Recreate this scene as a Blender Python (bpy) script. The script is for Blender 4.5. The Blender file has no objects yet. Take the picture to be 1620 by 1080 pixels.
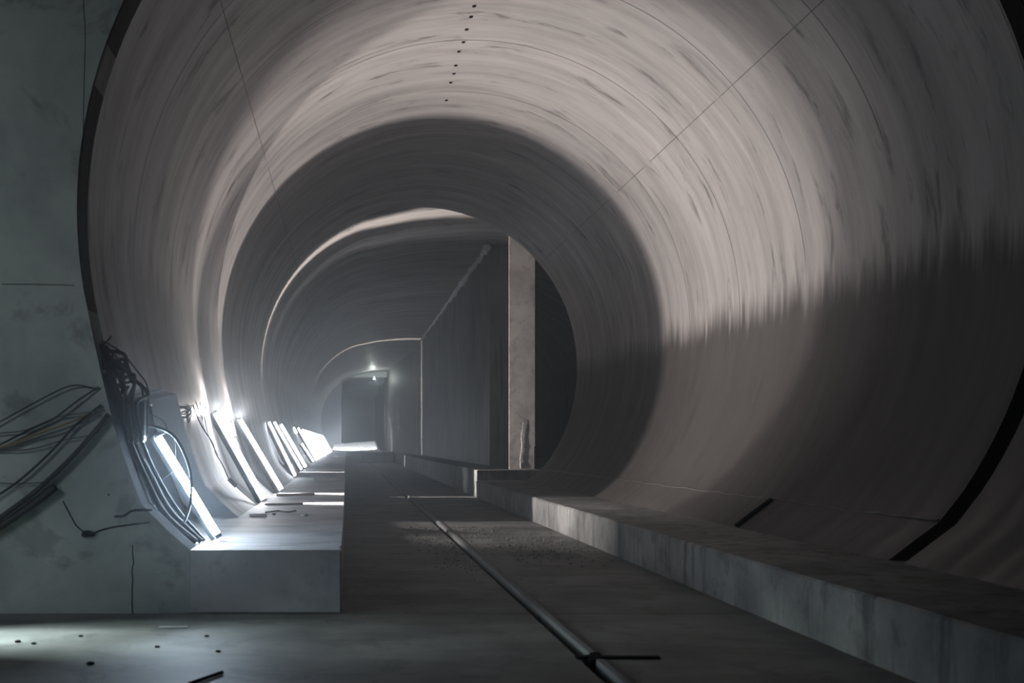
import bpy, bmesh, math, random
from mathutils import Vector, Matrix
random.seed(7)
S = bpy.context.scene
COL = S.collection
PI = math.pi
R = math.radians

# ---------------------------------------------------------------- camera, world, exposure, big lights
F, PX, PY, EYE = 1575.0, 549.0, 701.0, 1.41
cam_d = bpy.data.cameras.new('camera'); cam = bpy.data.objects.new('camera', cam_d); COL.objects.link(cam)
cam_d.sensor_width = 36.0; cam_d.lens = F / 1620 * 36.0
cam_d.shift_x = (810 - PX) / 1620; cam_d.shift_y = (PY - 540) / 1620
cam_d.clip_start = .05; cam_d.clip_end = 400
cam.location = (0, 0, EYE); cam.rotation_euler = (R(90), 0, 0)
S.camera = cam
cam_d.dof.use_dof = True; cam_d.dof.focus_distance = 16.0; cam_d.dof.aperture_fstop = 1.8

w = bpy.data.worlds.new('world'); S.world = w; w.use_nodes = True
w.node_tree.nodes['Background'].inputs[0].default_value = (.5, .6, .7, 1)
w.node_tree.nodes['Background'].inputs[1].default_value = .0015
S.view_settings.view_transform = 'Standard'; S.view_settings.look = 'None'
S.view_settings.exposure = 0.0; S.view_settings.gamma = 1.0; S.view_settings.use_curve_mapping = False
S.cycles.use_denoising = True
S.cycles.max_bounces = 6; S.cycles.diffuse_bounces = 2; S.cycles.volume_bounces = 1
S.cycles.sample_clamp_indirect = 3.0
S.cycles.volume_max_steps = 64

def area(name, loc, target, sx, sy, power, color, spread=180, parent=None):
    d = bpy.data.lights.new(name, 'AREA'); d.shape = 'RECTANGLE'; d.size = sx; d.size_y = sy
    d.energy = power; d.color = color; d.spread = R(spread)
    o = bpy.data.objects.new(name, d); COL.objects.link(o); o.location = loc
    o.rotation_euler = (Vector(target) - Vector(loc)).to_track_quat('-Z', 'Y').to_euler()
    if parent: o.parent = parent
    return o
# added cold fill light without a fixture, high in the shaft around the camera
area('shaft_fill_light', (-6.8, 1.8, 5.2), (-3.7, 8.2, 2.5), 1.2, 1.2, 26, (.86, .95, 1.0), 75)

# ---------------------------------------------------------------- main measures
D1, D2, DN = 8.25, 25.2, 11.9        # portal wall, end of round lining, start of lining beside the cable recess
CX, CZ, RAD = 1.79, 3.353, 4.03
BL, BR, B2 = .525, .436, .71         # walkway tops: left, right, beyond the round lining
def at(px, py, Y): return Vector(((px - PX) * Y / F, Y, EYE - (py - PY) * Y / F))

# ---------------------------------------------------------------- materials
def mat(name):
    m = bpy.data.materials.new(name); m.use_nodes = True
    nt = m.node_tree; b = nt.nodes['Principled BSDF']
    return m, nt, b
def N(nt, t, **k):
    n = nt.nodes.new(t)
    for a, v in k.items(): setattr(n, a, v)
    return n
def math_(nt, op, a, b=None, c=None, clamp=False):
    n = N(nt, 'ShaderNodeMath', operation=op, use_clamp=clamp)
    for i, v in enumerate((a, b, c)):
        if v is None: continue
        if isinstance(v, (int, float)): n.inputs[i].default_value = v
        else: nt.links.new(v, n.inputs[i])
    return n.outputs[0]
def noise(nt, vec, scale, detail=4, rough=.55, dist=0):
    n = N(nt, 'ShaderNodeTexNoise'); n.inputs['Scale'].default_value = scale
    n.inputs['Detail'].default_value = detail; n.inputs['Roughness'].default_value = rough
    n.inputs['Distortion'].default_value = dist
    if vec is not None: nt.links.new(vec, n.inputs['Vector'])
    return n.outputs[0]
def ramp(nt, fac, p0, p1, c0=0., c1=1.):
    n = N(nt, 'ShaderNodeMapRange', interpolation_type='SMOOTHSTEP')
    nt.links.new(fac, n.inputs[0])
    n.inputs[1].default_value = p0; n.inputs[2].default_value = p1
    n.inputs[3].default_value = c0; n.inputs[4].default_value = c1
    return n.outputs[0]
def vec(nt, x, y, z):
    n = N(nt, 'ShaderNodeCombineXYZ')
    for i, v in enumerate((x, y, z)):
        if isinstance(v, (int, float)): n.inputs[i].default_value = v
        else: nt.links.new(v, n.inputs[i])
    return n.outputs[0]
def sep(nt):
    tc = N(nt, 'ShaderNodeTexCoord'); s = N(nt, 'ShaderNodeSeparateXYZ')
    g = N(nt, 'ShaderNodeNewGeometry'); nt.links.new(g.outputs['Position'], s.inputs[0])
    return s.outputs[0], s.outputs[1], s.outputs[2], g.outputs['Position']
def mixc(nt, fac, a, b, blend='MIX'):
    n = N(nt, 'ShaderNodeMix', data_type='RGBA', blend_type=blend)
    if isinstance(fac, (int, float)): n.inputs[0].default_value = fac
    else: nt.links.new(fac, n.inputs[0])
    for i, v in ((6, a), (7, b)):
        if isinstance(v, tuple): n.inputs[i].default_value = (*v, 1)
        else: nt.links.new(v, n.inputs[i])
    return n.outputs[2]
def bump(nt, b, h, strength=.3, dist=.01):
    n = N(nt, 'ShaderNodeBump'); n.inputs['Strength'].default_value = strength
    n.inputs['Distance'].default_value = dist
    nt.links.new(h, n.inputs['Height']); nt.links.new(n.outputs[0], b.inputs['Normal'])

def lining_material():
    m, nt, b = mat('trowelled_lining_concrete')
    x, y, z, P = sep(nt)
    dx = math_(nt, 'SUBTRACT', x, CX); dz = math_(nt, 'SUBTRACT', z, CZ)
    ang = math_(nt, 'ARCTAN2', dx, dz)                  # 0 at the crown, +-pi/2 at springing
    # long thin smears running around the ring
    v1 = vec(nt, math_(nt, 'MULTIPLY', ang, 1.3), math_(nt, 'MULTIPLY', y, 2.6), 0.)
    v2 = vec(nt, math_(nt, 'MULTIPLY', ang, 3.0), math_(nt, 'MULTIPLY', y, 9.0), 3.)
    v3 = vec(nt, math_(nt, 'MULTIPLY', ang, 3.2), math_(nt, 'MULTIPLY', y, 3.2), 7.)
    n1 = noise(nt, v1, 1.0, 5, .6, .25); n2 = noise(nt, v2, 1.0, 4, .6, .1); n3 = noise(nt, v3, 1.0, 5, .65, .4)
    nb = noise(nt, P, .55, 3, .5)
    base = mixc(nt, ramp(nt, n1, .25, .75), (.20, .183, .177), (.33, .303, .295))
    base = mixc(nt, ramp(nt, n2, .40, .70, .0, .22), base, (.40, .372, .36))
    base = mixc(nt, ramp(nt, n3, .55, .70, .0, .85), base, (.07, .065, .064))         # dark smears
    thin = noise(nt, vec(nt, math_(nt, 'MULTIPLY', ang, 5.0), math_(nt, 'MULTIPLY', y, 34.0), 11.), 1.0, 2, .5, .1)
    base = mixc(nt, ramp(nt, thin, .64, .74, .0, .75), base, (.12, .11, .105))
    base = mixc(nt, ramp(nt, nb, .35, .65, .0, .18), base, (.20, .195, .195), 'MIX')
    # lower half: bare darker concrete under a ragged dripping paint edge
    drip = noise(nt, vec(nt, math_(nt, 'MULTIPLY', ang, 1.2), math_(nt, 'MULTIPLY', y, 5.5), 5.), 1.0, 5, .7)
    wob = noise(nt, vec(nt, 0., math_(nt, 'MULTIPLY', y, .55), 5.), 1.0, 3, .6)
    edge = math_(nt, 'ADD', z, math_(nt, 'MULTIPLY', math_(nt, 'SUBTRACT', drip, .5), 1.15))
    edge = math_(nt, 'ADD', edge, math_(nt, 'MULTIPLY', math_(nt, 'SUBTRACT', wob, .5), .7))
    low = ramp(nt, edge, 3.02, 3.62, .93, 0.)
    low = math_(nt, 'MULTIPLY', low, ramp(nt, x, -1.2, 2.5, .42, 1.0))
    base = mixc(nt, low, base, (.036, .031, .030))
    # joints between cast rings (every 2.15 m) and two joints along the vault
    ry = math_(nt, 'ABSOLUTE', math_(nt, 'SUBTRACT', math_(nt, 'MODULO', math_(nt, 'ADD', y, 2.15 * 20 - 10.45 + 1.075), 2.15), 1.075))
    jr = ramp(nt, ry, .007, .014, 1., 0.)
    ja = math_(nt, 'ABSOLUTE', math_(nt, 'SUBTRACT', math_(nt, 'ABSOLUTE', ang), R(50)))
    jl = ramp(nt, ja, .0009, .0022, 1., 0.)
    jl = math_(nt, 'MULTIPLY', jl, ramp(nt, noise(nt, vec(nt, 0., y, 0.), .9, 2), .36, .46))
    jr = math_(nt, 'MULTIPLY', jr, ramp(nt, noise(nt, vec(nt, math_(nt, 'MULTIPLY', ang, 2), math_(nt, 'MULTIPLY', y, .4), 0.), .8, 2), .33, .44))
    j = math_(nt, 'MAXIMUM', jr, jl)
    base = mixc(nt, math_(nt, 'MULTIPLY', j, .85), base, (.05, .045, .04))
    nt.links.new(base, b.inputs['Base Color'])
    nt.links.new(ramp(nt, n1, .3, .7, .62, .42), b.inputs['Roughness'])
    h = math_(nt, 'ADD', math_(nt, 'MULTIPLY', n1, .6), math_(nt, 'MULTIPLY', n2, .35))
    h = math_(nt, 'SUBTRACT', h, j)
    b.inputs['Specular IOR Level'].default_value = .3
    bump(nt, b, h, .12, .02)
    return m
def concrete(name, c0, c1, scale=1.5, rough=.8, blot=None, vstreak=False, hstreak=False, fine=.4, bs=.4):
    m, nt, b = mat(name)
    x, y, z, P = sep(nt)
    n1 = noise(nt, P, scale, 6, .6, .3)
    base = mixc(nt, ramp(nt, n1, .3, .7), c0, c1)
    h = noise(nt, P, 22, 4, .6)
    base = mixc(nt, ramp(nt, h, .62, .75, 0., fine), base, tuple(.55 * a for a in c0))
    if vstreak:
        s_ = noise(nt, vec(nt, math_(nt, 'MULTIPLY', x, 6), math_(nt, 'MULTIPLY', y, 6), math_(nt, 'MULTIPLY', z, .5)), 1., 5, .65)
        base = mixc(nt, ramp(nt, s_, .5, .68, 0., .75), base, tuple(.3 * a for a in c0))
    if hstreak:
        s_ = noise(nt, vec(nt, math_(nt, 'MULTIPLY', x, .45), math_(nt, 'MULTIPLY', y, 1.7), z), 1., 5, .6, .5)
        base = mixc(nt, ramp(nt, s_, .42, .68, 0., .6), base, tuple(.45 * a for a in c0))
    if blot:
        s_ = noise(nt, P, blot[0], 5, .7, .5)
        base = mixc(nt, ramp(nt, s_, .52, .62, 0., blot[1]), base, tuple(.35 * a for a in c0))
    nt.links.new(base, b.inputs['Base Color']); b.inputs['Roughness'].default_value = rough
    bump(nt, b, math_(nt, 'ADD', n1, math_(nt, 'MULTIPLY', h, .3)), bs, .01)
    return m
def plain(name, c, rough=.5, metal=0., emit=None, es=0.):
    m, nt, b = mat(name)
    n = noise(nt, sep(nt)[3], 9, 3)
    nt.links.new(mixc(nt, n, tuple(.75 * a for a in c), c), b.inputs['Base Color'])
    b.inputs['Roughness'].default_value = rough; b.inputs['Metallic'].default_value = metal
    if emit:
        b.inputs['Emission Color'].default_value = (*emit, 1); b.inputs['Emission Strength'].default_value = es
    return m
M = {}
M['lining'] = lining_material()
M['wall'] = concrete('portal_wall_concrete', (.21, .235, .23), (.33, .36, .345), .9, .8, (1.1, .45), fine=.25)
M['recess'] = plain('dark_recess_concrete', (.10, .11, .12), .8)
M['floor'] = concrete('floor_concrete', (.085, .083, .081), (.155, .152, .148), 1.2, .62, (2.2, .45), hstreak=True)
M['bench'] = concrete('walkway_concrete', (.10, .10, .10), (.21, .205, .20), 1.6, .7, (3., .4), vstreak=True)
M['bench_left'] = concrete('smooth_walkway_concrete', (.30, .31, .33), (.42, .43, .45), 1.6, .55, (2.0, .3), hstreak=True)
M['divider'] = concrete('board_marked_concrete', (.09, .09, .09), (.17, .165, .16), .6, .6, None, vstreak=True)
M['pillar'] = concrete('pillar_concrete', (.40, .37, .35), (.62, .58, .56), 1.4, .5, (2.6, .35))
M['dark'] = plain('black_joint_filler', (.012, .012, .013), 1.0)
M['dark'].node_tree.nodes['Principled BSDF'].inputs['Specular IOR Level'].default_value = .05
M['cable'] = plain('black_cable_rubber', (.012, .012, .014), .75)
M['cable_grey'] = plain('grey_cable_sheath', (.06, .065, .07), .5)
M['cable_ochre'] = plain('ochre_cable_sheath', (.16, .10, .025), .5)
M['baffle'] = plain('dusty_painted_sheet', (.10, .10, .105), .8)
M['cap'] = plain('grey_plastic_cap', (.25, .26, .28), .4)
M['steel'] = plain('dusty_rusted_steel', (.13, .13, .135), .7, .1)
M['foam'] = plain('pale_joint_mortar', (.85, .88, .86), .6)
M['white'] = plain('pale_crushed_stone', (.86, .88, .90), .8)
M['wood'] = plain('dusty_board', (.30, .26, .22), .8)
M['bulk'] = concrete('far_wall_concrete', (.14, .15, .17), (.19, .20, .23), .3)
M['glass'] = plain('wet_white_lime', (.9, .9, .92), .15)

# ---------------------------------------------------------------- mesh helpers
def obj(name, bm, m, parent=None, smooth=False):
    me = bpy.data.meshes.new(name); bm.to_mesh(me); bm.free()
    me.materials.append(m)
    if smooth:
        for p in me.polygons: p.use_smooth = True
    o = bpy.data.objects.new(name, me); COL.objects.link(o)
    if parent: o.parent = parent
    return o
def struct(o): o['kind'] = 'structure'; return o
def tag(o, label, cat, group=None, kind=None):
    o['label'] = label; o['category'] = cat
    if group: o['group'] = group
    if kind: o['kind'] = kind
    return o
def empty(name, loc, label, cat, group=None):
    o = bpy.data.objects.new(name, None); COL.objects.link(o); o.location = loc
    o.empty_display_size = .1
    return tag(o, label, cat, group)
def box(bm, x0, x1, y0, y1, z0, z1, bev=0):
    r = bmesh.ops.create_cube(bm, size=1)
    for v in r['verts']:
        v.co = Vector((x0 + (v.co.x + .5) * (x1 - x0), y0 + (v.co.y + .5) * (y1 - y0), z0 + (v.co.z + .5) * (z1 - z0)))
    if bev:
        es = {e for v in r['verts'] for e in v.link_edges}
        bmesh.ops.bevel(bm, geom=list(es), offset=bev, segments=2, affect='EDGES')
def catmull(pts, n=8):
    P = [Vector(p) for p in pts]
    if len(P) < 3: n = 4
    Q = [P[0] * 2 - P[1]] + P + [P[-1] * 2 - P[-2]]
    out = []
    for i in range(1, len(Q) - 2):
        a, b, c, d = Q[i - 1:i + 3]
        for k in range(n):
            t = k / n
            out.append(.5 * ((2 * b) + (c - a) * t + (2 * a - 5 * b + 4 * c - d) * t * t + (3 * b - a - 3 * c + d) * t ** 3))
    out.append(P[-1]); return out
def tube(bm, pts, r, seg=8, smooth=True, n=8):
    P = catmull(pts, n) if smooth else [Vector(p) for p in pts]
    rings = []; up = None
    for i, p in enumerate(P):
        t = (P[min(i + 1, len(P) - 1)] - P[max(i - 1, 0)]).normalized()
        if up is None:
            up = Vector((0, 0, 1)) if abs(t.z) < .9 else Vector((1, 0, 0))
        u = (up - t * up.dot(t)).normalized(); up = u; v = t.cross(u)
        rr = r[i] if isinstance(r, list) else r
        rings.append([bm.verts.new(p + (u * math.cos(2 * PI * k / seg) + v * math.sin(2 * PI * k / seg)) * rr) for k in range(seg)])
    for a, b in zip(rings, rings[1:]):
        for k in range(seg):
            bm.faces.new((a[k], a[(k + 1) % seg], b[(k + 1) % seg], b[k]))
    bm.faces.new(rings[0][::-1]); bm.faces.new(rings[-1])
def cable(name, pts, r, m, parent=None, n=8):
    bm = bmesh.new(); tube(bm, pts, r, 8, True, n); return obj(name, bm, m, parent, True)

# ---------------------------------------------------------------- profile of the round lining
LOWL = [(-1.30, BL), (-1.36, .575), (-1.50, .70), (-1.70, .90), (-1.78, 1.10), (-1.86, 1.33), (-1.93, 1.55), (-1.985, 1.77), (-2.04, 2.0), (-2.095, 2.25), (-2.15, 2.52)]
def profile():
    P = list(LOWL)
    a = 190.0
    while a > -37.0:
        rr = RAD + (.05 * max(0, -a) / 40)
        P.append((CX + rr * math.cos(R(a)), CZ + rr * math.sin(R(a)))); a -= 2.5
    P += [(4.925, .755), (4.71, .595), (4.5, BR)]
    return P
PROF = profile(); NLOW = 9                     # the first ten points bound the cable recess
def sweep(bm, P, ys, flip=False):
    rows = [[bm.verts.new((x, y, z)) for x, z in P] for y in ys]
    for a, b in zip(rows, rows[1:]):
        for i in range(len(P) - 1):
            f = (a[i], b[i], b[i + 1], a[i + 1]); bm.faces.new(f[::-1] if flip else f)
    return rows
def offset(P, d):
    out = []
    for i, (x, z) in enumerate(P):
        a = P[max(i - 1, 0)]; b = P[min(i + 1, len(P) - 1)]
        t = Vector((b[0] - a[0], b[1] - a[1])).normalized(); n = Vector((-t.y, t.x))
        out.append((x + n.x * d, z + n.y * d))
    return out
def yr(a, b, st=1.0):
    n = max(1, round((b - a) / st)); return [a + (b - a) * i / n for i in range(n + 1)]

# lining shell: inner face, outer face, closed ends
def shell(P, y0, y1, th=.33, st=1.0):
    bm = bmesh.new(); O = offset(P, th)
    ri = sweep(bm, P, yr(y0, y1, st)); ro = sweep(bm, O, yr(y0, y1, st), True)
    for a, b in ((ri[0], ro[0]), (ro[-1], ri[-1])):
        for i in range(len(P) - 1): bm.faces.new((a[i], a[i + 1], b[i + 1], b[i]))
    for i in (0, -1):
        for k in range(len(ri) - 1):
            q = (ri[k][i], ro[k][i], ro[k + 1][i], ri[k + 1][i]); bm.faces.new(q if i == 0 else q[::-1])
    bmesh.ops.recalc_face_normals(bm, faces=bm.faces)
    return bm
def autosmooth(o):
    for p in o.data.polygons: p.use_smooth = True
    me = o.data; bm = bmesh.new(); bm.from_mesh(me)
    for e in bm.edges:
        if len(e.link_faces) == 2 and e.calc_face_angle(0) > R(24): e.smooth = False
    bm.to_mesh(me); bm.free(); return o
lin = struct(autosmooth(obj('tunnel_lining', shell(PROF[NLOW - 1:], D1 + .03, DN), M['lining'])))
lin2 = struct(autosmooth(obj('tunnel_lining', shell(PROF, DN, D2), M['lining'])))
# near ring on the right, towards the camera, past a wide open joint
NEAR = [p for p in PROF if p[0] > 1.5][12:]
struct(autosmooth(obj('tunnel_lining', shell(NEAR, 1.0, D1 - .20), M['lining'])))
bm = bmesh.new(); sweep(bm, offset(NEAR, .16), [D1 - .24, D1 + .04]); struct(obj('joint_seal', bm, M['dark']))
# recess wall behind the first lamp
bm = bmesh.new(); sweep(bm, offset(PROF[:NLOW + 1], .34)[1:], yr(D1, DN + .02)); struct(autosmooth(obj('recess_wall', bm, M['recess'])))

# grout holes along the crown
for px, py in ((750, 9), (745, 26), (738, 46), (733, 66), (726, 81), (721, 103), (718, 116), (713, 130), (706, 158)):
    # on the crown: z = top of circle at that x
    X = 1.0
    for _ in range(6):
        zt = CZ + math.sqrt(RAD ** 2 - (X - CX) ** 2); Y = (zt - EYE) * F / (PY - py); X = (px - PX) * Y / F
    bm = bmesh.new()
    bmesh.ops.create_cone(bm, cap_ends=True, segments=14, radius1=.028, radius2=.022, depth=.02)
    h = obj('grout_hole', bm, M['dark'], lin if Y < DN else lin2); h.location = (X, Y, zt - .004)

# ---------------------------------------------------------------- portal wall with the round opening, and the end face of the left walkway
bm = bmesh.new()
edge = [p for p in PROF if p[0] < 1.79 or p[1] > 4]
edge = [p for p in edge if p[0] <= 2.2]
def wallface(y):
    vs = []
    for x, z in edge: vs.append(bm.verts.new((x, y, z)))
    top = 10.0
    out = [bm.verts.new((edge[-1][0], y, top)), bm.verts.new((-9, y, top)), bm.verts.new((-9, y, 0)), bm.verts.new((-1.30, y, 0))]
    return vs + out
a = wallface(D1); b_ = wallface(D1 + .35)
bm.faces.new(a[::-1]); bm.faces.new(b_)
for i in range(len(a)):
    k = (i + 1) % len(a); bm.faces.new((a[i], a[k], b_[k], b_[i]))
bmesh.ops.recalc_face_normals(bm, faces=bm.faces)
bmesh.ops.triangulate(bm, faces=[f for f in bm.faces if len(f.verts) > 4])
pw = struct(obj('wall_left', bm, M['wall']))
pw.data.materials.append(M['dark'])
for p in pw.data.polygons:
    if abs(p.normal.y) < .5 and p.center.x > -2.5 and p.center.z > .55: p.material_index = 1
# shaft around the camera
bm = bmesh.new(); box(bm, -9.3, -9, -6, D1 + .35, 0, 10); struct(obj('wall_shaft', bm, M['wall']))
bm = bmesh.new(); box(bm, -9.3, 7, -6.3, -6, 0, 10); struct(obj('wall_back', bm, M['wall']))
bm = bmesh.new(); box(bm, -9.3, 7, -6.3, D1 + .35, 10, 10.3); struct(obj('ceiling', bm, M['wall']))

# ---------------------------------------------------------------- floor and walkways
def grid_box(x0, x1, y0, y1, z0, z1, wob=0, seg=.4):
    """box whose +x/-x top edges are slightly chipped"""
    bm = bmesh.new(); n = max(2, int((y1 - y0) / seg)); prev = None
    for i in range(n + 1):
        y = y0 + (y1 - y0) * i / n
        j = random.uniform(-wob, wob); k = random.uniform(-wob, wob)
        c = [(x0, z0), (x0 + j * .4, z1 - .02 + j * .3), (x0 + .02, z1 + k * .3), (x1, z1), (x1, z0)]
        r = [bm.verts.new((p[0], y, p[1])) for p in c]
        if prev:
            for q in range(5): bm.faces.new((prev[q], prev[(q + 1) % 5], r[(q + 1) % 5], r[q]))
        else: bm.faces.new(r)
        prev = r
    bm.faces.new(prev[::-1]); bmesh.ops.recalc_face_normals(bm, faces=bm.faces)
    return bm
RX = 1.6
bm = bmesh.new()
# floor in two strips either side of the rail groove, plus joint lines across
GW = .055
for x0, x1 in ((-9, RX - .085), (RX + GW, 7)):
    box(bm, x0, x1, -6, D1 - .008, -.3, 0)
    box(bm, max(x0, -.4), min(x1, 3.8), D1 + .008, 71.6, -.3, 0)
box(bm, RX - .095, RX + GW + .01, -6, 71.6, -.36, -.07)
box(bm, -9, 7, D1 - .01, D1 + .01, -.3, -.03)
struct(obj('floor', bm, M['floor']))
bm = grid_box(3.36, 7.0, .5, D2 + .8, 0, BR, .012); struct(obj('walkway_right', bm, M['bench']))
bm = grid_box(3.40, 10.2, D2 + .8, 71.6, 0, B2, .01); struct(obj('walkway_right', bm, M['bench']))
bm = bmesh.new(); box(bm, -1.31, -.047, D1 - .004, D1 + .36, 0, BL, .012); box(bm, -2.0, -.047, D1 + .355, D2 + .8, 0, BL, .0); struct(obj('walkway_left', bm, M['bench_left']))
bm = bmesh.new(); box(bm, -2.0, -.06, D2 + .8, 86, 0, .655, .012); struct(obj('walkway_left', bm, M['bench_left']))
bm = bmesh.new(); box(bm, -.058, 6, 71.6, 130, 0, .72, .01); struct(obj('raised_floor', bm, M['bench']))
# vertical joint on the end face under the lining
cable_dark = M['dark']
bm = bmesh.new(); pts = [at(210 + random.uniform(-1.5, 1.5), 862 + i * 9, D1 - .002) for i in range(13)]
tube(bm, pts, .0045, 5); struct(obj('wall_crack', bm, M['dark']))
for pts, r in (([(100, 792), (112, 815), (122, 832), (138, 845)], .006), ([(140, 846), (170, 836), (205, 829), (238, 825)], .007), ([(132, 0), (134, 60), (133, 130), (130, 240)], .003), ([(2, 449), (60, 450), (118, 452)], .003), ([(182, 818), (196, 816), (212, 808), (240, 806)], .011)):
    bm = bmesh.new(); tube(bm, [at(x + random.uniform(-1, 1), y + random.uniform(-1, 1), D1 - .001) for x, y in pts], r, 5)
    struct(obj('wall_crack', bm, M['dark']))

# rail in the groove, interrupted at the front
rail = empty('crane_rail', (RX, 0, 0), 'long worn steel rail sunk in a groove along the concrete floor', 'rail')
def rail_piece(y0, y1):
    bm = bmesh.new(); n = int((y1 - y0) / .35) + 1; prev = None
    for i in range(n + 1):
        y = y0 + (y1 - y0) * i / n; j = random.uniform(-.004, .004)
        c = [(.0, -.08), (.004, -.01), (.012 + j, .018), (.045, .024 + j * .6), (.085 + j, .014), (.10, -.004), (.10, -.08)]
        r = [bm.verts.new((p[0], y, p[1])) for p in c]
        if prev:
            for q in range(len(c)): bm.faces.new((prev[q], prev[(q + 1) % len(c)], r[(q + 1) % len(c)], r[q]))
        else: bm.faces.new(r)
        prev = r
    bm.faces.new(prev[::-1]); bmesh.ops.recalc_face_normals(bm, faces=bm.faces)
    return bm
obj('rail_head', rail_piece(6.62, 51), M['steel'], rail); obj('rail_head', rail_piece(2.0, 6.42), M['steel'], rail)
bm = bmesh.new(); box(bm, -.03, .05, 6.42, 6.60, -.07, .012, .006); obj('rail_clip', bm, M['dark'], rail)
bm = bmesh.new(); box(bm, 1.50, 2.05, 6.50, 6.56, .0, .014, .004)
tag(obj('steel_strip', bm, M['dark']), 'thin dark flat strip lying across the break in the floor rail', 'strip')

# right haunch: open joint and dark slit
P_ = [(4.47, .45), (4.95, .79), (5.02, .86)]
bm = bmesh.new()
for i in range(1): tube(bm, [Vector((x, 11.5, z)) for x, z in [(4.50, .45), (4.70, .60), (4.91, .755)]], .035, 6, False)
struct(obj('haunch_joint', bm, M['dark']))
# ledge line along the haunch top, rough mortar
bm = bmesh.new()
tube(bm, [Vector((4.93 + random.uniform(-.012, .006), y, .757 + random.uniform(-.01, .015))) for y in yr(8.3, D2 - .2, .22)], .012, 6, False)
struct(obj('haunch_ledge', bm, M['lining']))

# ---------------------------------------------------------------- wide cavern beyond the round lining
CAV = [(-1.30, .64), (-1.70, .95)] + LOWL[4:] + [(CX + RAD * math.cos(R(a)), CZ + RAD * math.sin(R(a))) for a in range(190, 108, -4)]
CAV += [(.9, 7.25), (1.8, 7.44), (2.7, 7.54), (3.6, 7.58), (4.43, 7.58), (5.5, 7.5), (7., 7.1), (8.6, 6.2), (9.8, 4.6), (10.1, 2.8), (10.1, .6)]
struct(autosmooth(obj('cavern_lining', shell(CAV, D2 + .02, 90, .3, 2.0), M['lining'])))
# collar closing the gap between the two linings (faces down the tunnel)
# dividing wall
bm = bmesh.new()
WL = [(30.9, 4.43), (66, 4.40), (81, 3.60), (88, 3.33)]
yy = []
for (y0, x0), (y1, x1) in zip(WL, WL[1:]):
    for k in range(8): yy.append((y0 + (y1 - y0) * k / 8, x0 + (x1 - x0) * k / 8))
yy.append(WL[-1]); prev = None
for y, x in yy:
    r = [bm.verts.new((x + dx_, y, z)) for dx_, z in ((0, .70), (0, 3.0), (0, 5.2), (0, 7.56), (.62, 7.56), (.62, .70))]
    if prev:
        for q in range(6): bm.faces.new((prev[q], prev[(q + 1) % 6], r[(q + 1) % 6], r[q]))
    else: bm.faces.new(r)
    prev = r
bm.faces.new(prev[::-1]); bmesh.ops.recalc_face_normals(bm, faces=bm.faces)
struct(obj('wall_divider', bm, M['divider']))
# bright mortar bead between divider and vault
bm = bmesh.new(); pts = []; rs = []
for y in yr(30.9, 58, .35):
    t = (y - 30.9) / 27
    pts.append(Vector((4.36 + random.uniform(-.03, .03), y, 7.47 + random.uniform(-.035, .03)))); rs.append(.12 * (1 - .55 * t) * random.uniform(.5, 1.25))
tube(bm, pts, rs, 8, False)
tag(obj('mortar_bead', bm, M['foam']), 'rough pale mortar line along the top edge of the tall dividing wall', 'mortar')
# pillar
pil = empty('concrete_pillar', (4.68, 26.9, B2), 'tall pale concrete pillar standing at the end of the round lining', 'pillar')
bm = bmesh.new(); box(bm, 4.31 - 4.68, 5.02 - 4.68, -.35, .35, 0, 6.85, .015)
for v in bm.verts:
    if v.co.y > 0 and v.co.x < 0: v.co.x += .16
obj('shaft', bm, M['pillar'], pil)
bm = bmesh.new(); pts = []; rs = []
for i in range(24):
    t = i / 23; p = at(827 - 4 * t + .8 * math.sin(14 * t), 665 + 76 * t, 26.54); pts.append(p - pil.location); rs.append(.002 + .008 * t * random.uniform(.2, 1.5))
tube(bm, pts, rs, 6, False); c = obj('lime_streak', bm, M['glass'], pil); c['label'] = 'glistening white lime streak at the pillar foot'
bm = bmesh.new(); box(bm, .31, .36, -.38, -.345, .02, .62); obj('edge_strip', bm, M['dark'], pil)

# end of the cavern: bulkhead with a dark rectangular heading
bm = bmesh.new()
box(bm, -2.6, -.48, 86, 86.5, .6, 7.9); box(bm, 3.3, 10.2, 88, 88.5, .6, 7.9)
struct(obj('wall_end', bm, M['bulk']))
bm = bmesh.new(); box(bm, -.6, 3.6, 85.4, 86.5, 7.10, 7.9); struct(obj('lamplight_strip', bm, M['foam']))  # pale colour imitates lamplight on the bulkhead top
bm = bmesh.new(); box(bm, -.9, -.48, 86.5, 125, .6, 7.6); box(bm, 3.5, 3.9, 88.5, 125, .6, 7.6); box(bm, -.9, 3.9, 86.5, 125, 7.2, 7.6); box(bm, -.9, 3.9, 125, 125.4, .6, 7.6)
struct(obj('heading_wall', bm, M['bulk']))
# pale lit ramp of crushed stone at the far end
bm = bmesh.new(); nx, ny = 34, 16; g = []
x0, x1, y0, y1 = -1.15, 2.72, 77.0, 85.5
for i in range(nx + 1):
    row = []
    for k in range(ny + 1):
        u, v = i / nx, k / ny
        ragg = random.uniform(-.12, .12) if i >= nx - 2 else random.uniform(-.02, .02)
        x = x0 + (x1 - x0) * u + ragg * (1 if i == nx else .5); y = y0 + (y1 - y0) * v
        z = .72 + (.62 + .28 * u) * v * (1 if u < .93 else max(0, (1 - u) / .07)) + (random.uniform(-.03, .03) if 0 < k else 0)
        row.append(bm.verts.new((x, y, max(z, .70))))
    g.append(row)
for i in range(nx):
    for k in range(ny): bm.faces.new((g[i][k], g[i + 1][k], g[i + 1][k + 1], g[i][k + 1]))
base = bmesh.ops.extrude_face_region(bm, geom=bm.faces[:])
for v in [e for e in base['geom'] if isinstance(e, bmesh.types.BMVert)]: v.co.z = .70 if v.co.y < 200 else v.co.z
bmesh.ops.recalc_face_normals(bm, faces=bm.faces)
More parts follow.
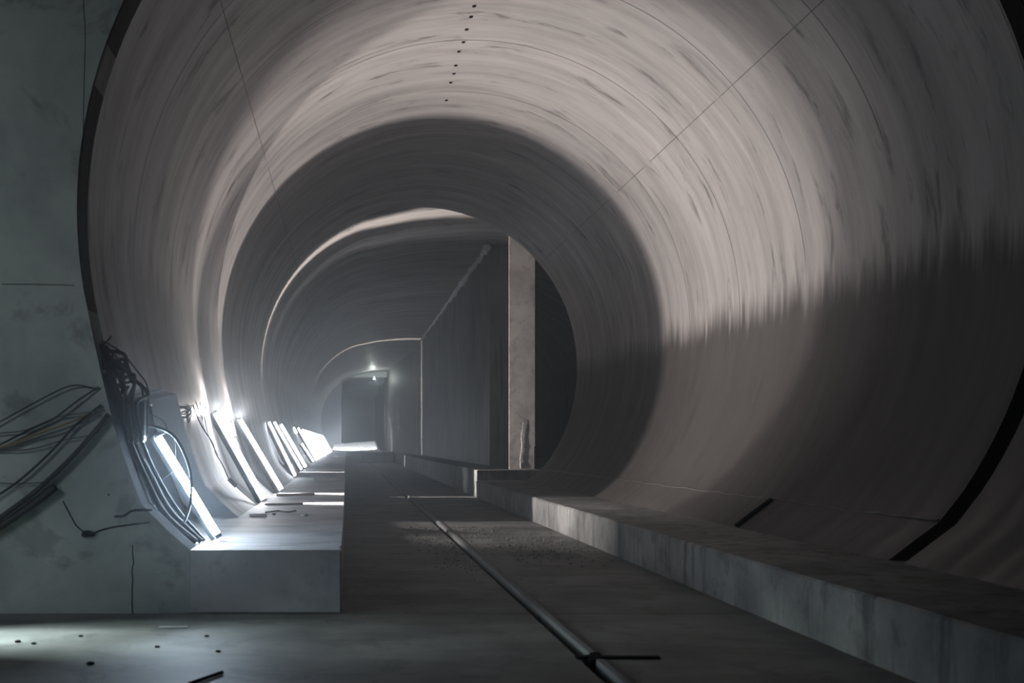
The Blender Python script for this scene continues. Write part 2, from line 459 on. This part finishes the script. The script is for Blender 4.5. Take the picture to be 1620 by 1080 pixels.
tag(obj('stone_ramp', bm, M['white']), 'brightly lit pale ramp of crushed stone at the far end', 'ramp', kind='stuff')

# ---------------------------------------------------------------- tube lamps leaning on the left haunch
def emission(name, c, s):
    m, nt, b = mat(name)
    b.inputs['Base Color'].default_value = (.9, .9, .9, 1)
    b.inputs['Emission Color'].default_value = (*c, 1); b.inputs['Emission Strength'].default_value = s
    return m
EM = {'near': emission('near_tube_glow', (.66, .83, 1.0), 200.), 'pair': emission('pair_tube_glow', (.90, .94, 1.0), 40.), 'mid': emission('tube_glow', (.84, .91, 1.0), 22.), 'far': emission('far_tube_glow', (.80, .88, 1.0), 22.)}
def lamp(Y, bottom, top, label, em, power, color, slot, group=None, r=.03, ay=0., plate=0., near_h=.085, wd=None, top_w=0., spread=180):
    """bottom/top are (x, z). A hidden light strip between two added sheets behind the tube makes a transverse fan."""
    B = Vector((bottom[0], Y, bottom[1])); T = Vector((top[0], Y, top[1]))
    L = (T - B).length; d = (T - B) / L
    n = (Vector((0, 1, 0)).cross(d)).normalized()
    if n.x < 0: n = -n
    yv = d.cross(n)
    Mx = Matrix((n, yv, d)).transposed().to_4x4(); Mx.translation = B
    root = empty('tube_lamp', B, label, 'lamp', group)
    root.matrix_world = Mx
    t = bmesh.new(); tube(t, [Vector((.06, 0, .035)), Vector((.06, 0, L - .035))], r, 14, False)
    obj('tube', t, EM[em], root, True)
    for z in (0, L - .04):
        b = bmesh.new()
        rr = bmesh.ops.create_cone(b, cap_ends=True, segments=14, radius1=r * 1.12, radius2=r * 1.12, depth=.04)
        bmesh.ops.translate(b, verts=rr['verts'], vec=(.06, 0, z + .02))
        obj('end_cap', b, M['cap'], root)
    h = bmesh.new()
    if slot is None:
        box(h, -.02, .02, -.02, .02, .01, L - .01, .004)
        obj('back_strip', h, M['cap'], root)
        return root
    box(h, -.012, .010, -.055, .034, .01, L - .01)  # added back plate and sheets block and shape the tube light
    gn, gf = slot                       # clear width on the near and far side of the light strip
    y0, y1, yl = .034, .036 + gn + gf, .035 + gn
    box(h, -.07, -.066, y0, y1 + .002, .01, L - .01)
    box(h, -.066, near_h, y0, y0 + .002, .01, L - .01); box(h, -.066, .085 + plate, y1, y1 + .002, .01, L - .01)
    obj('slot_baffle', h, M['baffle'], root)
    lo = (-.06, yl, L / 2); wdt = wd or min(gn, gf) * 1.2
    dl = bpy.data.lights.new('tube_light', 'AREA'); dl.shape = 'RECTANGLE'
    dl.size = wdt; dl.size_y = L * .92; dl.energy = power; dl.color = color; dl.spread = R(spread)
    lt = bpy.data.objects.new('tube_light', dl); COL.objects.link(lt); lt.parent = root
    # aim local -Z along +x of the fixture, long side along its z
    Xl = Vector((0, -1, 0)); Yl = Vector((0, 0, 1)); Zl = Xl.cross(Yl)      # Zl = (-1,0,0)
    Ml = Matrix((Xl, Yl, Zl)).transposed().to_4x4()
    Ml = Matrix.Rotation(R(ay), 4, 'Z') @ Ml
    Ml.translation = lo; lt.matrix_local = Ml
    if top_w:                            # added fill light above the tube brightens the left lining
        td = bpy.data.lights.new('end_fill', 'AREA'); td.shape = 'RECTANGLE'; td.size = .03; td.size_y = .04
        td.energy = top_w; td.color = color; td.spread = R(125)
        te = bpy.data.objects.new('end_fill', td); COL.objects.link(te); te.parent = root
        te.location = (.105, -.01, L + .02)
        te.rotation_euler = Vector((.10, -.75, .66)).to_track_quat('-Z', 'Y').to_euler()
    return root
WARM = (1.0, .945, .905); COOL = (.62, .80, 1.0); NEU = (.88, .94, 1.0)
THIN = (.010, .010)
lamp(8.98, (-1.20, .53), (-1.77, 1.47), 'nearest white tube lamp, wound about by black cables in the wall recess', 'near', 0, COOL, None, r=.027)
lamp(14.6, (-1.25, .535), (-1.99, 1.86), 'second nearest white tube lamp leaning on the haunch, left of a pair', 'pair', 520, WARM, (.060, .045), r=.032, wd=.06, top_w=26)
lamp(17.6, (-1.19, .535), (-1.96, 1.83), 'third nearest white tube lamp leaning on the haunch, right of a pair', 'pair', 610, WARM, (.110, .009), r=.036, top_w=36)
lamp(24.9, (-1.33, .54), (-2.02, 1.95), 'fourth nearest tube lamp, alone between two pairs of lamps', 'mid', 5, NEU, THIN, r=.03)
lamp(26.05, (-1.22, .67), (-1.97, 1.97), 'fifth nearest tube lamp, thinner left one of a close pair', 'mid', 1700, WARM, (.009, .016), r=.028, wd=.014)
lamp(28.6, (-1.22, .67), (-1.97, 1.95), 'sixth nearest tube lamp, brighter right one of a close pair', 'mid', 130, NEU, (.02, .02), r=.042)
lamp(37.2, (-1.28, .67), (-1.76, 1.40), 'shorter tube lamp standing before the dense far row', 'mid', 25, NEU, (.02, .02), r=.03)
lamp(37.8, (-1.95, 1.72), (-2.10, 2.02), 'very short tube lamp piece above the shorter tube lamp', 'mid', 5, NEU, THIN, r=.034)
lamp(40.2, (-1.27, .67), (-2.04, 2.03), 'tube lamp at the near end of the dense far row', 'mid', 50, NEU, (.02, .02), r=.034)
for i, Y in enumerate((43.5, 46, 48.5, 51.5, 54.5, 58.6, 62, 65.5, 69, 72.5, 76, 79.5)):
    lamp(Y, (-1.27, .67), (-2.02, 2.02), 'tube lamp in the dense bright row merging far down the tunnel', 'far', 2500 if Y == 58.6 else 25, WARM if Y == 58.6 else NEU, THIN if Y == 58.6 else (.03, .03), 'tube lamps merging into one glow', r=.045)
# lamp standing on the floor left of the picture
fl_lamp = lamp(7.10, (-4.15, .50), (-3.5, 1.35), 'white tube lamp on a stand, left beyond the picture edge', 'far', 66, (.80, 1.0, .98), (.034, .034), r=.03, spread=75)
bm = bmesh.new(); tube(bm, [fl_lamp.matrix_world.inverted() @ Vector(p) for p in ((-3.86, 7.12, .92), (-3.86, 7.12, 0.0))], .02, 8, False); obj('stand', bm, M['cap'], fl_lamp)
# small ceiling lamp at the far end
cl = empty('ceiling_lamp', (2.25, 82.5, 6.75), 'tiny round lamp hanging under the vault at the far end', 'lamp')
bm = bmesh.new(); bmesh.ops.create_uvsphere(bm, u_segments=12, v_segments=8, radius=.06); o = obj('bulb', bm, EM['far'], cl)
bm = bmesh.new(); tube(bm, [Vector((0, 0, .06)), Vector((0, 0, .42))], .012, 6, False); obj('stem', bm, M['cap'], cl)
pl = bpy.data.lights.new('bulb_light', 'POINT'); pl.energy = 130; pl.color = (.85, 1, .97); pl.shadow_soft_size = .08
po = bpy.data.objects.new('bulb_light', pl); COL.objects.link(po); po.parent = cl; po.location = (0, -.15, 0)
# added fill spot that brightens the pale ramp
fl = empty('ramp_fill', (-1.0, 76, 3.6), 'added fill spot on the far left vault above the pale ramp', 'lamp')
bm = bmesh.new(); box(bm, -.1, .1, -.06, .06, -.08, .08, .01); obj('fill_body', bm, M['cap'], fl)
bm = bmesh.new(); tube(bm, [Vector((-.05, 0, 0)), Vector((-1.1, 0, .05))], .02, 6, False); obj('bracket', bm, M['cap'], fl)
d = bpy.data.lights.new('ramp_fill_spot', 'SPOT'); d.energy = 5200; d.spot_size = R(60); d.spot_blend = .4; d.shadow_soft_size = .1; d.color = (.85, .92, 1)
o = bpy.data.objects.new('ramp_fill_spot', d); COL.objects.link(o); o.parent = fl; o.location = (.13, .1, -.05)
o.rotation_euler = (Vector((1.4, 82.5, .9)) - Vector((-1, 76, 3.6))).to_track_quat('-Z', 'Y').to_euler()

# ---------------------------------------------------------------- cables
def wpath(pts, y): return [at(px, py, y - (d_[0] if d_ else 0)) for (px, py, *d_) in pts]
# cables drawn over the portal wall into the recess
CW = [
 ('thin black cable highest on the grey portal wall', [(-60, 700), (0, 667), (60, 634), (112, 610), (152, 614, -.1)], .006, 'cable'),
 ('grey cable sagging gently below the highest black one on the wall', [(-60, 690), (0, 685), (40, 680), (90, 660), (140, 652), (165, 648, -.1)], .006, 'cable_grey'),
 ('black cable rising straight across the other wall cables', [(-60, 732), (0, 703), (50, 678), (85, 662), (125, 632), (156, 612, -.1)], .008, 'cable'),
 ('ochre cable among the dark cables on the portal wall', [(-60, 716), (0, 708), (60, 686), (120, 664), (160, 642, -.1)], .008, 'cable_ochre'),
 ('grey cable directly below the ochre one on the wall', [(-60, 722), (0, 712), (50, 694), (110, 676), (160, 655, -.1)], .007, 'cable_grey'),
 ('slack grey cable lowest of the upper wall bundle', [(-60, 712), (10, 713), (55, 709), (100, 696), (150, 686), (178, 668, -.1)], .006, 'cable_grey'),
 ('black cable running steeply from lower left to the recess', [(-60, 815), (0, 781), (40, 752), (80, 715), (120, 672), (160, 640, -.1)], .010, 'cable'),
 ('level thin cable crossing between the two thick wall cables', [(-60, 760), (0, 764), (30, 765), (70, 763)], .006, 'cable_grey'),
 ('thick black cable sweeping up the portal wall to the recess', [(-60, 860), (0, 819), (50, 782), (95, 742), (135, 700), (172, 655, -.1)], .022, 'cable'),
 ('thick black hose end below the thick wall cable', [(-60, 868), (0, 833), (35, 810), (65, 788), (88, 770)], .030, 'cable'),
]
for lab, pts, r, mm in CW:
    tag(cable('wall_cable', [at(p[0], p[1], D1 - (.03 + r if len(p) == 2 else p[2] * -.0 + r + .01)) for p in pts], r, M[mm]), lab, 'cable')
# wall bracket the lower cables rest on
bm = bmesh.new()
c0 = at(140, 845, D1 - .02); bmesh.ops.create_icosphere(bm, subdivisions=2, radius=.05)
for v in bm.verts: v.co = Vector((v.co.x * 1.2 + c0.x, v.co.y * .5 + c0.y, v.co.z * .55 + c0.z + random.uniform(-.01, .01)))
tag(obj('mortar_lump', bm, M['dark']), 'small dark lump stuck where two cracks meet on portal wall', 'lump')
bm = bmesh.new(); bmesh.ops.create_icosphere(bm, subdivisions=2, radius=.009)
for v in bm.verts: v.co += at(172, 782, D1 - .004)
tag(obj('wall_plug', bm, M['dark']), 'tiny dark plug in the portal wall left of the nearest lamp', 'plug')

# cable bundle hung in the recess: hook + many cables going down to the walkway
hk = empty('cable_hook', at(158, 545, 8.35), 'black hook at the recess top carrying the tangled cables', 'hook')
bm = bmesh.new(); tube(bm, [Vector((-.12, .1, -.02)), Vector((0, .05, 0)), Vector((.06, 0, .03)), Vector((.10, 0, .075))], .008, 8); obj('hook_bar', bm, M['dark'], hk, True)
bm = bmesh.new(); box(bm, -.1, -.02, .0, .12, -.06, .02, .01); obj('hook_plate', bm, M['dark'], hk)
def rc(pts, Y0, jit=1.5):  # pts px,py,depth offset
    return [at(p[0] + random.uniform(-jit, jit), p[1] + random.uniform(-jit, jit), Y0 + (p[2] if len(p) > 2 else 0)) for p in pts]
kinds = [
 ('outermost black cable bowing from the hook to the box', [(162, 540), (190, 556), (215, 584), (232, 612), (234, 650), (233, 690)], .007),
 ('black cable just inside the outermost one below the hook', [(160, 543), (180, 560), (205, 590), (222, 612), (228, 640), (225, 680)], .009),
 ('black cable looping loosely in the middle of the tangle', [(156, 545), (172, 575), (196, 588), (212, 596), (205, 604), (188, 606), (176, 620)], .012),
 ('thick black cable falling at the left of the tangle', [(152, 545), (160, 590), (172, 640), (190, 700), (215, 760), (250, 820), (290, 850)], .035),
 ('thick black cable beside the leftmost in the tangle', [(156, 548), (170, 592), (186, 640), (205, 700), (228, 752), (262, 812), (310, 856)], .030),
 ('black cable hanging in the centre of the recess tangle', [(158, 550), (178, 600), (196, 650), (212, 700), (236, 750), (268, 805), (318, 855)], .026),
 ('black cable right of the centre in the recess tangle', [(164, 552), (190, 602), (206, 650), (222, 690), (240, 735), (276, 800), (322, 856)], .018),
 ('short thick black cable coil near the hook', [(150, 560), (165, 570), (180, 590), (178, 612), (164, 620), (156, 600), (164, 575), (188, 580), (196, 606)], .026),
]
for i, (lab, pts, r) in enumerate(kinds):
    P = []
    for k, (a_, b2) in enumerate(pts):
        depth = 8.42 + .06 * (i % 4) + .35 * k / len(pts)
        P.append(at(a_ + random.uniform(-1.5, 1.5), b2 + random.uniform(-1.5, 1.5), depth))
    tag(cable('hanging_cable', P, r, M['cable']), lab, 'cable', 'cables tangled in the recess')
for i in range(9):
    lab = ['thin', 'slim', 'narrow'][i % 3]
    x0, y0 = 150 + random.uniform(0, 16), 542 + random.uniform(0, 14)
    pts = [(x0, y0)]
    for k in range(5):
        t = (k + 1) / 5
        pts.append((154 + 26 * i / 8 + 46 * t * (i / 8) + random.uniform(-9, 9), y0 + 70 * t + random.uniform(-12, 12)))
    pts.append((160 + 7 * i, 640)); pts.append((168 + 7 * i, 700))
    P = [at(a_, b2, 8.40 + .04 * (i % 5)) for a_, b2 in pts]
    tag(cable('hanging_cable', P, random.uniform(.008, .018), M['cable']), 'one of the slender black cables matted together under the hook', 'cable', 'slender cables matted under the hook')
# grey junction box in the tangle
jb = empty('junction_box', at(206, 652, 8.66), 'grey hazy junction box under the cable tangle in the recess', 'box')
bm = bmesh.new(); box(bm, -.12, .13, -.05, .05, -.26, .10, .012); obj('box_body', bm, M['cable_grey'], jb)
bm = bmesh.new(); box(bm, -.10, .11, -.058, -.05, -.24, .08, .006); obj('lid', bm, M['cable_grey'], jb)
# loops round the nearest lamp
tag(cable('looped_cable', rc([(180, 655), (205, 672), (240, 674), (275, 690), (298, 735), (303, 780), (297, 812), (283, 838), (262, 848)], 8.75, .5), .013, M['cable_grey']), 'thick cable looping over and in front of the nearest lamp', 'cable')
tag(cable('looped_cable', rc([(276, 690), (279, 715), (275, 742), (255, 760), (235, 768), (215, 764)], 8.9, .5), .004, M['cable_grey']), 'thin wire curling behind the middle of the nearest lamp', 'cable')
tag(cable('looped_cable', rc([(236, 655), (250, 660), (260, 668), (262, 684), (240, 690)], 8.9, .5), .005, M['cable_grey']), 'small wire loop above the nearest lamp top', 'cable')
for k, (px, py) in enumerate(((239, 640), (233, 633))):
    bm = bmesh.new(); bmesh.ops.create_icosphere(bm, subdivisions=2, radius=.012 if k == 0 else .008)
    for v in bm.verts: v.co += at(px, py, 8.7)
    tag(obj('cable_plug', bm, M['foam']), ['larger shiny white plug on the cable above nearest lamp', 'smaller shiny white plug on the cable above nearest lamp'][k], 'plug')
# pale strips painted where the lit recess wall shows between cables
SW = [
 ([(222, 725), (232, 750), (240, 775), (253, 802)], .012, 'strip painted as lit wall falling left of the nearest lamp, longest and straight'),
 ([(218, 768), (226, 790), (240, 815), (262, 838), (285, 853)], .008, 'strip painted as lit wall at the outer edge of the lamp recess'),
 ([(245, 798), (256, 815), (270, 832), (290, 845)], .011, 'strip painted as lit wall low in the recess, left of the lamp foot'),
 ([(262, 802), (278, 818), (300, 838), (322, 856)], .012, 'strip painted as lit wall nearest to the lamp foot'),
 ([(288, 838), (302, 852), (318, 862)], .012, 'short strip painted as lit wall at the recess bottom'),
]
for pts, r, lab in SW:
    tag(cable('lit_gap_strip', rc(pts, 9.15, .5), r * 1.25, M['foam']), lab, 'lit_gap')

# scribbly cable knots hung on the lining further in
def knot(cx, cy, Y, w_, h_, lab, m='cable_grey', r=.006):
    pts = []
    for i in range(16):
        pts.append(at(cx + w_ * math.sin(i * 2.3 + random.uniform(-.4, .4)), cy + h_ * math.cos(i * 1.7 + random.uniform(-.4, .4)), Y + random.uniform(-.04, .04)))
    pts += [at(cx + w_ * .3, cy + h_ * 1.2, Y), at(cx + w_ * .5, cy + h_ * 2.0, Y), at(cx + w_ * .9, cy + h_ * .6, Y)]
    tag(cable('cable_coil', pts, r, M[m], n=5), lab, 'cable coil')
knot(293, 650, 12.2, 11, 9, 'tangled cable coil hung left of the second lamp')
knot(361, 665, 17.0, 8, 8, 'tangled cable coil hung between second and third lamps')
knot(398, 676, 22.5, 4, 8, 'tangled cable coil hung just before the fourth lamp')
bm = bmesh.new(); bmesh.ops.create_uvsphere(bm, u_segments=12, v_segments=8, radius=.035)
for v in bm.verts: v.co += at(323, 645, 14.2)
tag(obj('lamp_plug', bm, M['foam']), 'round pale plug above the top of the second lamp', 'plug')
# cables running down the lining between lamp 1 and 2
tag(cable('draped_cable', [at(256, 622, 12.3), at(275, 633, 12.3), at(282, 660, 12.2), at(290, 668, 12.2), at(296, 655, 12.2)], .006, M['cable_grey']), 'thin cable slung from the recess edge to the first coil', 'cable')
tag(cable('draped_cable', [at(305, 640, 12.9), at(318, 672, 13.0), at(336, 700, 13.1), at(342, 718, 13.1), at(352, 735, 13.2), at(362, 757, 13.2)], .007, M['cable']), 'dark cable running down the lining to the haunch clamp', 'cable')
tag(cable('draped_cable', [at(316, 636, 13.6), at(319, 655, 13.6), at(320, 671, 13.6), at(322, 655, 13.6), at(330, 690, 13.7), at(345, 720, 13.7)], .005, M['cable_grey']), 'thin cable folded sharply left of the second lamp', 'cable')
tag(cable('draped_cable', [at(356, 672, 17.0), at(362, 690, 17.0), at(370, 708, 17.0), at(372, 690, 17.0), at(378, 700, 17.0)], .006, M['cable_grey']), 'thin cable dropping from the second coil', 'cable')
# clamp and light strip on the haunch left of lamp 2
bm = bmesh.new(); a0 = at(362, 757, 13.3); a1 = at(374, 769, 13.3); tube(bm, [a0, a1], .03, 8, False)
tag(obj('cable_clamp', bm, M['cap']), 'dark cable clamp on the haunch left of the second lamp', 'clamp')
bm = bmesh.new(); tube(bm, [at(374, 769, 13.4), at(407, 798, 14.3)], .012, 8, False)
tag(obj('conduit', bm, M['foam']), 'pale straight conduit from the clamp to second lamp foot', 'conduit')
bm = bmesh.new(); tube(bm, [at(400, 755, 17.3), at(432, 783, 17.3)], .012, 8, False)
tag(obj('conduit', bm, M['foam']), 'thin pale conduit leading to the third lamp foot', 'conduit')
# boards and cable lying on the left walkway
def onbench(px, Y): return Vector(((px - PX) * Y / F, Y, BL))
def board(x0, x1, Y0, Y1, wd, h, lab, mm):
    bm = bmesh.new(); a_ = onbench(x0, Y0); b2 = onbench(x1, Y1)
    dd = (b2 - a_); L = dd.length; box(bm, 0, L, -wd / 2, wd / 2, 0.001, h, .004)
    o = obj('board', bm, mm); o.location = a_; o.rotation_euler = (0, 0, math.atan2(dd.y, dd.x)); tag(o, lab, 'board')
board(395, 422, 12.0, 12.05, .06, .035, 'short pale board lying on walkway below the haunch edge', M['wood'])
board(420, 478, 14.2, 14.4, .10, .03, 'longer thin board lying on the walkway by second lamp foot', M['wood'])
board(440, 495, 16.6, 17.0, .12, .04, 'dark board lying on the walkway beside third lamp foot', M['wood'])
board(497, 535, 24.0, 24.0, .10, .05, 'narrow pale board across the walkway under the fourth lamp', M['foam'])
bm = bmesh.new(); tube(bm, [onbench(p, y) + Vector((0, 0, .012)) for p, y in ((420, 12.6), (440, 12.9), (455, 12.7), (468, 12.9))], .01, 6)
tag(obj('cable_end', bm, M['cable_grey']), 'short cable end lying curved on the left walkway', 'cable')
for k, (px, Y) in enumerate(((478, 12.05), (485, 12.1), (434, 12.3))):
    bm = bmesh.new(); bmesh.ops.create_icosphere(bm, subdivisions=1, radius=.022)
    for v in bm.verts: v.co = Vector((v.co.x * 1.3, v.co.y, v.co.z * .7)) * random.uniform(.8, 1.15) + onbench(px, Y) + Vector((0, 0, .012))
    tag(obj('rubble_lump', bm, M['foam' if k == 0 else 'bench']), ['whitish rubble lump on the left walkway', 'dark rubble lump right beside the whitish one', 'rubble lump near the curved cable end on walkway'][k], 'rubble')

# stick at the bottom edge of the floor
p0 = at(300, 1082, 5.80); p1 = at(352, 1066, 6.08)
bm = bmesh.new(); tube(bm, [Vector((p0.x, p0.y, .012)), Vector((p1.x, p1.y, .012))], .011, 6, False)
tag(obj('steel_rod', bm, M['dark']), 'short dark rod lying on the floor at the bottom edge', 'rod')
# loose grit near the rail, uncountable
bm = bmesh.new()
for cx, cy, sx, sy, n in ((1.15, 15.0, .30, 1.3, 260), (2.15, 15.2, .38, 1.3, 300), (1.35, 12.2, .3, 1.2, 200), (2.35, 13.0, .5, 1.2, 260), (2.9, 14.2, .3, 2.2, 200), (1.5, 19, .3, 1.0, 80)):
    for _ in range(n):
        x = random.gauss(cx, sx * .6); y = random.gauss(cy, sy * .6); s_ = random.uniform(.005, .017)
        if RX - .07 < x < RX + .13 or x > 3.3: continue
        rr = bmesh.ops.create_icosphere(bm, subdivisions=1, radius=s_)
        for v in rr['verts']: v.co = Vector((v.co.x * random.uniform(.8, 1.4) + x, v.co.y + y, v.co.z * .7 + s_ * .4))
tag(obj('grit', bm, M['bench']), 'loose grit scattered beside the floor rail', 'grit', kind='stuff')
# a few chips on the front floor
for k, (px, py, s_, lab) in enumerate(((28, 1016, .018, 'small dark stone on bright floor patch, leftmost'), (53, 1019, .014, 'small dark stone just right of the leftmost one'), (143, 1051, .02, 'small dark stone nearest to the bottom edge'), (128, 1007, .014, 'small dark stone above the middle of bright patch'), (249, 1024, .014, 'small dark stone below the pale scrap'), (327, 1007, .014, 'dark stone right of the pale scrap'), (345, 1031, .014, 'dark stone low and right on the lit floor'))):
    Y = EYE * F / (py - PY); bm = bmesh.new(); bmesh.ops.create_icosphere(bm, subdivisions=2, radius=s_)
    for v in bm.verts: v.co = Vector((v.co.x * 1.3, v.co.y, v.co.z * .6 + s_ * .45)) + Vector(((px - PX) * Y / F, Y, 0)) + Vector((random.uniform(-1, 1), random.uniform(-1, 1), 0)) * .002
    tag(obj('floor_stone', bm, M['dark']), lab, 'stone')
bm = bmesh.new(); Y = EYE * F / (993 - PY); box(bm, -.13, .09, -.03, .03, .0, .010, .003)
for v in bm.verts: v.co += Vector(((278 - PX) * Y / F, Y, random.uniform(0, .004)))
tag(obj('paper_scrap', bm, M['cap']), 'thin pale scrap lying on the floor below the portal wall', 'scrap')

# ---------------------------------------------------------------- dusty haze filling the tunnel
bm = bmesh.new(); box(bm, -8.9, 10, D1 - 3.0, 125, .001, 9.5)
hz = bpy.data.materials.new('dust_haze'); hz.use_nodes = True; nt = hz.node_tree
for n in list(nt.nodes):
    if n.type != 'OUTPUT_MATERIAL': nt.nodes.remove(n)
vs = nt.nodes.new('ShaderNodeVolumeScatter'); vs.inputs['Color'].default_value = (.80, .90, 1, 1)
vs.inputs['Density'].default_value = .008; vs.inputs['Anisotropy'].default_value = .8
nt.links.new(vs.outputs[0], nt.nodes['Material Output'].inputs['Volume'])
o = obj('haze', bm, hz); tag(o, 'bluish dust haze glowing about the lamps', 'haze', kind='stuff')
